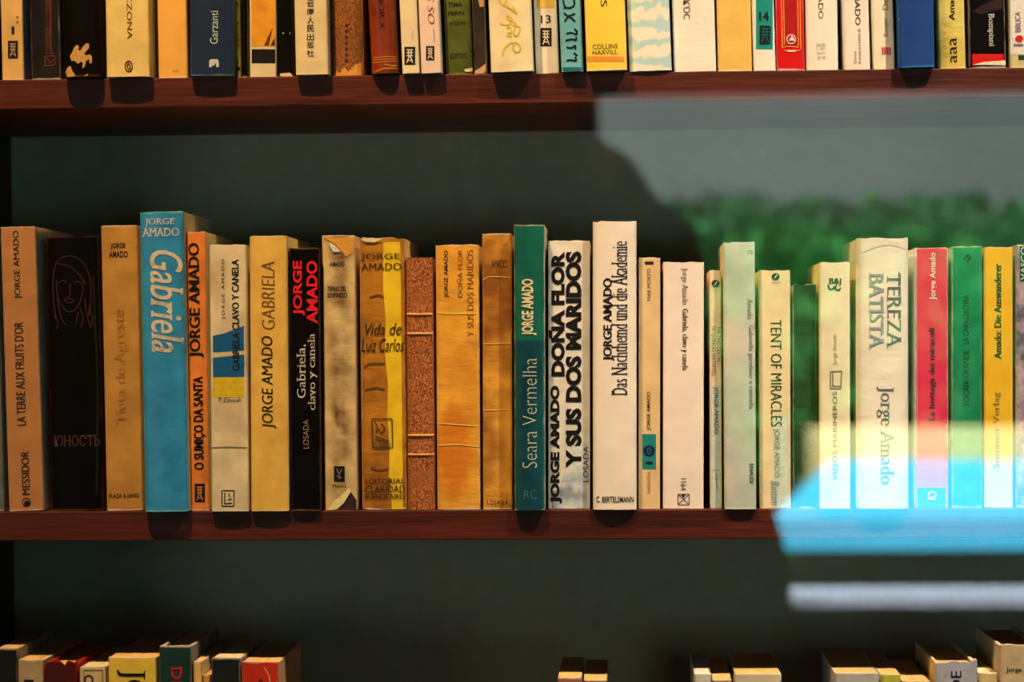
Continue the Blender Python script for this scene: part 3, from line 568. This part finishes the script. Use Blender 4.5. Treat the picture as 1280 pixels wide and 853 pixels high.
poly(b, 'gilt_winged_horse', [(80.5, 90), (84, 84), (88, 82), (90, 88), (94, 94), (91, 98), (84, 97)], GD, .0003); strokes(b, 'gilt_winged_horse', [[(93, 96), (104, 96), (110, 93)], [(106, 82), (103, 85)]], 1.5, GD, .0004)
b = book(T, 'pale yellow book with an oval mark at its foot', 133, 187.5, 131.5, 186, 0, (.95, .78, .42), mottle=.12, board=(1, .80, .22), hard=True, bulge=.0012, Y=-.010, crease=.4)
txt(b, 'NIEDOKONCZONA', 'D', (158, -90, 164.5, 49), (.45, .26, .10), serif=.05); strokes(b, 'publisher_mark', [ring(161, 83, 4.3, 6.5, 20), ring(161, 83, 1.6, 3.4, 12)], 1.5, (.30, .06, .05))
b = book(T, 'plain light orange paperback on the upper shelf', 198, 235, 196, 233.5, 0, (1, .68, .28), mottle=.06, crease=.1, board=(.5, .1, .05)); txt(b, 'viii', 'H', (215, 87, 223, 90), (.8, .45, .15), name='stamp_lettering')
b = book(T, 'navy book marked Garzanti on the upper shelf', 237.5, 292.5, 238, 292.5, 0, (.03, .15, .24), mottle=.1, wear_glint=.3, wearcol=(.4, .5, .5), Y=-.008, bulge=.001)
txt(b, 'Garzanti', 'U', (262.5, 13.5, 272.5, 55), (.82, .85, .80), name='publisher_lettering'); poly(b, 'white_elephant_mark', [(261.5, 84), (261.5, 76), (264, 74), (272, 74), (273.5, 77), (273.5, 84), (270.5, 84), (270, 79.5), (268.5, 79.5), (268, 82), (265, 82), (264.5, 84)], (.85, .82, .72), .0003)
b = book(T, 'slim yellow booklet with dark flecks beside the navy book', 295, 301, 293, 299.5, 0, (.96, .70, .16), Y=.003, depth=.12); strokes(b, 'dark_fleck', [[(296, 2), (298, 8)], [(297, 28), (299, 30)], [(298, 50), (300, 50)], [(298, 56), (300, 57)]], 1.6, K); rect(b, 'blue_fleck', 296, 84, 301, 88, (.1, .15, .3))
b = book(T, 'slim black book wedged beside the slim yellow booklet', 302.5, 309.5, 302, 309.5, 0, (.03, .03, .03), spec=.05, Y=.006, depth=.12)
b = book(T, 'white book with orange picture over a black box', 312, 346, 311.5, 345.5, 0, (.92, .80, .56), mottle=.06, jag=.0005)
rect(b, 'orange_picture', 314, -8, 344, 58, (.9, .55, .12), mat=cover_mat('orange_dune_picture', (.94, .60, .13), wear_glint=0, stain=(.72, .40, .12), samt=.3, mottle=.15)); poly(b, 'brown_picture_shape', [(330, 57), (336, 44), (341, 34), (336, 57)], (.45, .22, .06), .0003); poly(b, 'brown_picture_shape', [(338, 57), (343, 47), (344, 57)], (.35, .16, .05), .0003); rect(b, 'black_box', 314.5, 61.5, 344, 79, (.03, .035, .045))
b = book(T, 'narrow black book with a frayed pale foot on the upper shelf', 348.5, 366.5, 347, 365, 0, (.035, .04, .036), spec=.05, wear_glint=.4, wearcol=(.4, .3, .2)); poly(b, 'torn_flap', [(350, 92), (362, 91), (367, 94), (366, 97), (350, 95)], (.95, .8, .55), .0006); disc(b, 'white_fleck', 354, 41.5, 1, 1, (.8, .75, .6)); disc(b, 'white_fleck', 362.5, 41.5, 1, 1, (.6, .55, .45))
b = book(T, 'cream book with Chinese characters down its spine', 369.5, 411, 367.5, 409, 0, (.93, .80, .54), mottle=.08, Y=-.008, crease=.35)
for ch, y in zip('云南人民出版社', (4.5, 14.5, 25, 35.5, 46, 56, 66.5)): txt(b, ch, 'H', (383.6, y - 4.4, 392.6, y + 4.4), (.16, .11, .07), bold=.01)
b = book(T, 'battered brown leather book with peeling spine on the upper shelf', 415, 456, 412.5, 454, 0, (.62, .34, .12), mat=leather('peeling_leather', (.80, .47, .18), (.45, .20, .07)), bulge=.003, rad=.004, amp=.0005, jag=.001, hard=True)
for i in range(7): rect(b, 'worn_lettering', 431.5, 30 + i * 7.4, 434.5, 34 + i * 7.4, (.28, .11, .05))
poly(b, 'exposed_yellow_paper', [(417, 97), (420, 88), (424, 92), (430, 84), (436, 90), (444, 80), (454, 78), (456, 97)], (.94, .62, .24), .0003); strokes(b, 'cracked_edge', [[(451, -5), (453, 30), (454, 60), (452, 82)]], 2.2, (.95, .62, .26), .0004)
b = book(T, 'red brown leather book with gilt rings at its foot', 464.5, 498, 459, 494, 0, (.55, .20, .06), hard=True, bulge=.005, rad=.003, rough=.35, mottle=.25, wear_glint=.5, wearcol=(.3, .1, .04), spec=.5, stain=(.36, .1, .04), samt=.4, Y=-.008)
txt(b, 'SENHOR X', 'D', (472.5, -30, 480, 36), (.22, .06, .03), serif=.04); strokes(b, 'gilt_ring', [[(466, 72), (480, 71), (497, 70)], [(466, 74.5), (480, 74), (497, 73)], [(466, 78), (482, 77), (497, 75.5)]], 1.0, (.9, .52, .18)); strokes(b, 'exposed_binding', [[(468, 90), (480, 86), (496, 85)], [(480, 80), (488, 82), (496, 81)]], 2.2, (.8, .45, .15), .0004)
b = book(T, 'cream book with black monogram, left of the red italic title', 503, 524.5, 498.5, 521, 0, (.97, .84, .60), board=(1, .9, .5), mottle=.06, Y=-.008)
monogram(b, 505.5, 58.5, 519, 81, (.06, .04, .035), (.95, .85, .65)); txt(b, 'Obras', 'U', (514.5, 38, 517, 50), (.75, .6, .3), name='series_lettering')
b = book(T, 'cream book with black monogram under a red italic title', 526.5, 552.5, 522.5, 548.5, 0, (.97, .80, .64), mottle=.06, Y=-.008)
monogram(b, 532.5, 57.5, 543, 75.5, (.06, .04, .035), (.95, .82, .68)); txt(b, 'OS SUBTERRÂNEOS', 'U', (529.5, -130, 540, 30), (.84, .22, .24), shear=.25, serif=.03); txt(b, 'Jorge Amado', 'U', (541, 36, 544, 53), (.55, .35, .3), name='author_lettering')
b = book(T, 'worn green book with dark capitals on the upper shelf', 557.5, 591.5, 553.8, 588, 0, (.34, .36, .09), stain=(.22, .24, .05), samt=.5, mottle=.25, crease=.5, wear_glint=.3, wearcol=(.6, .5, .25), bulge=.0014)
OK = (.12, .10, .04)
for s, y0, y1, x0, x1 in (('TIMA', 3, 8.5, 560, 578), ('FERN', 14, 19, 560, 580), ('ACDON', 26.5, 31.5, 561, 581), ('EDITOC', 66.5, 73, 563, 584)): txt(b, s, 'H', (x0, y0, x1, y1), OK, bold=.02)
poly(b, 'torn_flap', [(580, 87), (592, 84), (592, 89), (582, 90)], (1, .86, .55), .0006)
b = book(T, 'narrow dark grey torn book beside the worn green one', 593, 608.5, 589.8, 605.5, 0, (.17, .15, .13), mottle=.4, wear_glint=.4, stain=(.32, .22, .14), samt=.4, Y=.002)
poly(b, 'torn_flap', [(593, 89), (600, 85), (608, 79), (609, 88), (604, 92), (593, 93)], (.95, .72, .48), .0006); poly(b, 'torn_flap', [(597, -3), (605, -3), (605, 8), (600, 9)], (.85, .64, .40), .0006)
b = book(T, 'broad cream book with yellow scribbled lettering', 613.5, 667, 610, 663.5, 0, (.97, .85, .60), mottle=.06, Y=-.010, crease=.35, stain=(.85, .68, .40), samt=.2)
YS = (.93, .76, .18)
strokes(b, 'scribbled_lettering', [[(624, 0), (629, 6), (633, 0)], [(630, 6), (640, 12), (646, 17), (641, 8)], [(634, 20), (639, 22), (640, 26), (635, 24), (634, 20)], [(625, 28), (628, 30), (634, 31), (639, 29)], [(641, 27), (645, 30), (642, 42), (647, 44), (650, 34), (640, 31)], [(633, 35), (638, 34), (639, 40), (634, 41)], [(633, 45), (639, 44), (637, 47)], [(628, 70), (630, 62), (636, 55), (644, 53), (650, 57), (650, 63), (645, 65), (641, 60), (643, 54)]], 2.0, YS)
b = book(T, 'cream book numbered 13 with black monogram', 670, 699, 666.5, 696, 0, (.95, .83, .66), mottle=.06, jag=.0012)
rect(b, 'ochre_label', 671, -8, 693, 10, (.93, .70, .28)); txt(b, '13', 'H', (676, 19, 688.5, 29), K, bold=.01, name='number'); monogram(b, 675.5, 35, 689.5, 58, (.07, .03, .03), (.95, .82, .62))
b = book(T, 'narrow teal book with black brush Hebrew lettering', 702, 729, 697.5, 726.5, 0, (.42, .66, .62), mottle=.08, Y=-.006)
rect(b, 'dark_teal_foot', 701, 84, 730, 95, (.03, .42, .42)); 
strokes(b, 'brush_lettering', [[(704, 0), (706, 8), (712, 10), (718, 6), (717, -2)], [(707, 8), (705, 11)], [(705, 16), (710, 20), (719, 17)], [(706, 27), (711, 21), (719, 27)], [(718, 36), (722, 40)], [(708, 42), (714, 41), (721, 43), (720, 38)], [(707, 51), (714, 49), (720, 50), (720, 46)], [(708, 59), (714, 60), (719, 57), (719, 62)], [(717, 66), (722, 70)], [(708, 76), (714, 75), (720, 76), (719, 71)]], 2.3, (.03, .04, .04))
b = book(T, 'bright yellow book marked Collins Harvill', 733.5, 784, 729.5, 781.5, 0, (1, .78, .24), mottle=.05, crease=.1, Y=-.010)
txt(b, 'RAMOS', 'D', (750, -60, 758, 8), (.3, .2, .1), serif=.05, name='author_lettering'); txt(b, 'COLLINS', 'H', (741, 55, 772, 61), (.42, .26, .08), serif=.03, name='publisher_lettering'); txt(b, 'HARVILL', 'H', (741, 62.5, 772, 68), (.42, .26, .08), serif=.03, name='publisher_lettering'); rect(b, 'orange_band', 734, 70.5, 780, 77, (.98, .56, .20))
# rippled blue waves on cream paper
wm, nt, bs = nodes('wave_paper')
tc = nt.nodes.new('ShaderNodeTexCoord'); wv = nt.nodes.new('ShaderNodeTexWave'); wv.bands_direction = 'Z'; wv.inputs['Scale'].default_value = 22; wv.inputs['Distortion'].default_value = 5; wv.inputs['Detail Scale'].default_value = 4; wv.inputs['Detail'].default_value = 2
nt.links.new(tc.outputs['Object'], wv.inputs['Vector']); nt.links.new(mixc(nt, ramp(nt, wv.outputs[1], .25, .8), A((.96, .87, .72)), A((.72, .79, .78))), bs.inputs['Base Color']); bs.inputs['Roughness'].default_value = .5
b = book(T, 'cream book with rippling pale blue waves', 787.5, 839.5, 782.5, 837, 0, (.95, .85, .7), mat=wm, bulge=.0012, Y=-.002)
b = book(T, 'white book with Greek capitals on the upper shelf', 842.5, 895.5, 839.5, 893, 0, (.97, .89, .80), mottle=.05, crease=.5, amp=.0004)
txt(b, 'ΚΟΚΌΣ'.replace('Σ', 'C'), 'D', (854, -16, 862.5, 24), (.25, .2, .18))
b = book(T, 'plain ochre cloth book on the upper shelf', 898, 940, 895, 939, 0, (.92, .70, .30), mottle=.08, crease=.3)
b = book(T, 'white book with green label numbered 14', 942, 970, 939, 967.5, 0, (.97, .89, .82), mottle=.05)
rect(b, 'green_label', 945, -8, 966, 61.5, (.05, .55, .45)); txt(b, '14', 'H', (949, 14.5, 961, 26), (.02, .13, .12), bold=.03, name='number', lift=.0005); b2 = b
rect(b, 'publisher_mark', 949.5, 32, 963, 55, (.02, .12, .11), .0005); strokes(b, 'publisher_monogram', [[(952, 36), (961, 36)], [(952, 40), (961, 40)], [(952, 44), (961, 44)], [(954.5, 36), (954.5, 44)], [(958.5, 36), (958.5, 44)], [(952, 53), (956.5, 45), (961, 53)]], 1, (.06, .42, .36), .0007)
b = book(T, 'red book with gilt frame and white sail mark', 971.5, 1006, 968.5, 1005, 0, (.82, .04, .05), rough=.4, mottle=.08, crease=.1)
poly(b, 'dark_red_panel', [(979, -8), (997, -8), (999, 58), (980, 58)], (.70, .03, .03)); strokes(b, 'gilt_frame', [[(976.5, -5), (978, 60)], [(979.5, -5), (980.5, 56)], [(997, -5), (998, 58)], [(1000, -5), (1001, 62)], [(978, 60), (984, 58), (998, 59)], [(980, 63), (1000, 63)]], 1.0, (.98, .62, .26)); strokes(b, 'white_sail_mark', [ring(989, 49, 5.5, 5.5)], 1.2, (.95, .8, .7), .0004); poly(b, 'white_sail_mark', [(986, 51), (990, 44), (994, 51)], (1, .9, .75), .0004); strokes(b, 'white_sail_mark', [[(984, 64), (995, 64)]], 1.6, (1, .88, .7), .0005)
b = book(T, 'cream book with lettering Amado over a faint stamp', 1008, 1048, 1006, 1047, 0, (.95, .84, .68), mottle=.06)
txt(b, 'JORGE AMADO', 'D', (1020.5, -68, 1028.5, 23), K, bold=-.01, name='author_lettering')
for s, y in (('BIB', 56), ('1 201', 60.5), ('SALVAD', 66), ('79', 72)): txt(b, s, 'H', (1021, y - 1.8, 1032, y + 1.8), (.70, .64, .52), name='stamp_lettering')
b = book(T, 'cream book with lettering Amado over small vertical print', 1055, 1088, 1052, 1086, 0, (.94, .82, .66), mottle=.06)
txt(b, 'JORGE AMADO', 'D', (1066, -62, 1074.5, 31), K, name='author_lettering'); txt(b, 'A morte e a morte de', 'U', (1072, 36, 1076, 80), (.3, .24, .2)); txt(b, 'Quincas', 'U', (1067, 64, 1071, 80), (.4, .34, .28))
b = book(T, 'cream book with a small red barred mark', 1092, 1119, 1088, 1117, 0, (.95, .84, .62), mottle=.06, board=(.96, .8, .45))
txt(b, 'Benger', 'U', (1104, 21, 1111, 45), (.68, .58, .42), serif=.04, name='author_lettering'); txt(b, 'Dona', 'U', (1103, -14, 1110, 12), (.62, .52, .38), serif=.04)
strokes(b, 'red_bars', [[(1103 + i * 3, 59), (1103.6 + i * 3, 68)] for i in range(4)], 2.2, (.85, .25, .28))
b = book(T, 'plain dark blue book on the upper shelf', 1125, 1167.5, 1121, 1168, 0, (.03, .22, .42), mottle=.1, wear_glint=.5, wearcol=(.2, .5, .6), Y=-.008, bulge=.0012, hard=True); disc(b, 'white_fleck', 1124.5, 24, .9, 1.6, (.5, .5, .5))
b = book(T, 'mustard cracked paperback with lettering Amado', 1175, 1207, 1171, 1206, 0, (.82, .66, .26), mottle=.3, crease=.9, stain=(.92, .78, .36), samt=.4, wear_glint=.5, wearcol=(1, .85, .4), amp=.0003)
txt(b, 'Amado', 'U', (1186, -14, 1193, 25), K, bold=.015, name='author_lettering'); txt(b, 'aaa', 'U', (1187.5, 47, 1196, 78), K, bold=-.005, name='number')
b = book(T, 'black book marked Bompiani with a red foot', 1213, 1257, 1209, 1257, 0, (.045, .03, .03), spec=.05, rough=.6, mottle=.2, board=(.35, .04, .03))
poly(b, 'dark_red_picture', [(1216, 14), (1228, 6), (1256, -6), (1256, 10), (1240, 14), (1226, 18)], (.22, .05, .06), mat=cover_mat('dark_red_picture_print', (.22, .05, .07), wear_glint=0, stain=(.07, .04, .04), samt=.8, sscale=90)); txt(b, 'Bompiani', 'D', (1234, 17, 1243, 58), (.95, .86, .72), bold=.01, serif=.04, name='publisher_lettering')
rect(b, 'red_band', 1212, 67.5, 1257, 82, (.86, .07, .05)); poly(b, 'torn_flap', [(1216, 81), (1230, 77.5), (1257, 75.5), (1257, 81.5)], (1, .84, .62), .0006)
b = book(T, 'white labelled book at the right end of the upper shelf', 1262.5, 1302, 1260, 1301, 0, (.86, .74, .42), board=(.6, .65, .1), mottle=.1)
rect(b, 'white_label', 1263, -8, 1302, 68, (.97, .90, .84)); txt(b, 'BIBLICA', 'U', (1269, 15, 1275.5, 40), (.5, .28, .3), name='publisher_lettering', lift=.0004); disc(b, 'red_mark', 1274, 48.5, 5, 4.5, (.85, .12, .08)); txt(b, 'bbb', 'H', (1268, 54, 1279, 58), K, bold=.03, name='publisher_lettering', lift=.0004); rect(b, 'dark_green_patch', 1273, 69, 1302, 75, (.05, .25, .2))

# ------------------------------------------------------------------ lower shelf
L = 'low'
b = book(L, 'black book cut off at the lower left corner', -6, 21, -6, 21, 811, (.05, .045, .04), pages=1, hard=False)
b = book(L, 'grey cream paperback second from the left, lower shelf', 22, 54, 22, 54, 825, (.74, .60, .40), jag=.001, pages=1); rect(b, 'dark_print', 30, 850, 42, 870, K)
b = book(L, 'tattered dark red book with frayed spine edges on the lower shelf', 57, 96, 57, 96, 828, (.30, .05, .04), jag=.003, wear_glint=.8, wearcol=(.8, .1, .06), amp=.0008, pages=1, hard=True)
b = book(L, 'cream book with an outlined ring, left of the large JO book', 99, 131, 99, 131, 834, (.86, .70, .42), pages=0); strokes(b, 'ring_mark', [ring(111, 850, 5, 5)], 2, K); strokes(b, 'print_frame', [[(105, 838), (128, 838)], [(105, 838), (105, 900)], [(128, 838), (128, 900)]], .9, (.3, .2, .1))
b = book(L, 'yellow book with large black lettering JO', 135, 195, 135, 195, 822, (.96, .76, .22), pages=1, bulge=.002, hard=False, mottle=.12); txt(b, 'JORGE', 'D', (146, 837, 182, 945), K, serif=.05, name='author_lettering')
b = book(L, 'dark green book with red lettering, tallest at the lower left', 199, 239, 199, 239, 808, (.03, .20, .16), pages=0, hard=True, bulge=.0012); txt(b, 'DERMAO', 'D', (214, 834, 228, 930), (.80, .10, .10), bold=.01)
b = book(L, 'thin cream paperback beside the dark green lower book', 241.5, 252, 241.5, 252, 827, (.88, .68, .34), pages=1)
b = book(L, 'short thin book between two dark ones, lower shelf', 253.5, 262, 253.5, 262, 844, (.85, .60, .24), pages=1)
b = book(L, 'dark slate book beside the red one on the lower shelf', 264, 300, 264, 300, 823, (.06, .08, .08), pages=0, bulge=.001)
b = book(L, 'red book at the right of the lower left group', 302, 348, 302, 348, 828, (.78, .16, .05), pages=1, board=(1, .60, .12), bulge=.0014); strokes(b, 'white_crease', [[(330, 834), (336, 845), (338, 858)]], 1.2, (.9, .7, .4)); txt(b, 'A', 'H', (322, 848, 330, 856), (.3, .05, .03))
b = book(L, 'dull orange book low at the centre of the lower shelf', 697, 727, 697, 727, 848, (.62, .36, .22), pages=1)
b = book(L, 'dim brown book right of the dull orange one', 729, 759, 729, 759, 851, (.40, .22, .15), pages=1)
b = book(L, 'narrow book with white page tops, lower shelf', 868, 889, 868, 889, 843, (.80, .72, .58), pages=2)
b = book(L, 'short book between two taller ones with pale page tops, lower shelf', 891, 915, 891, 915, 850, (.6, .45, .2), pages=1)
b = book(L, 'wide cream topped book standing alone, lower shelf', 919, 977, 919, 977, 843, (.80, .70, .52), pages=1)
b = book(L, 'cream topped book beside the yellow green one', 1044, 1099, 1044, 1099, 842, (.72, .66, .58), pages=1)
b = book(L, 'yellow green book between cream topped one and dim brown one', 1101, 1126, 1101, 1126, 843, (.80, .78, .20), pages=1, mottle=.5)
b = book(L, 'dim brown short book on the lower shelf at right', 1128, 1164, 1128, 1164, 852, (.45, .30, .14), pages=1)
b = book(L, 'grey torn jacket book with a lettered E on the lower shelf', 1169, 1222, 1169, 1222, 828, (.66, .62, .58), pages=1, jag=.0018, amp=.0005, hard=True, board=(.9, .7, .3)); txt(b, 'VINGT DE', 'U', (1189, 839, 1202, 935), K)
b = book(L, 'short cream topped book beside the grey torn jacket', 1224, 1247, 1224, 1247, 842, (.85, .70, .42), pages=0)
b = book(L, 'tan book lettered Jorge at the lower right corner', 1250, 1302, 1250, 1302, 807, (.80, .66, .44), pages=1, jag=.0008, hard=True); txt(b, 'Jorge Amado', 'H', (1258, 834.5, 1305, 842), K, bold=.02, name='author_lettering')
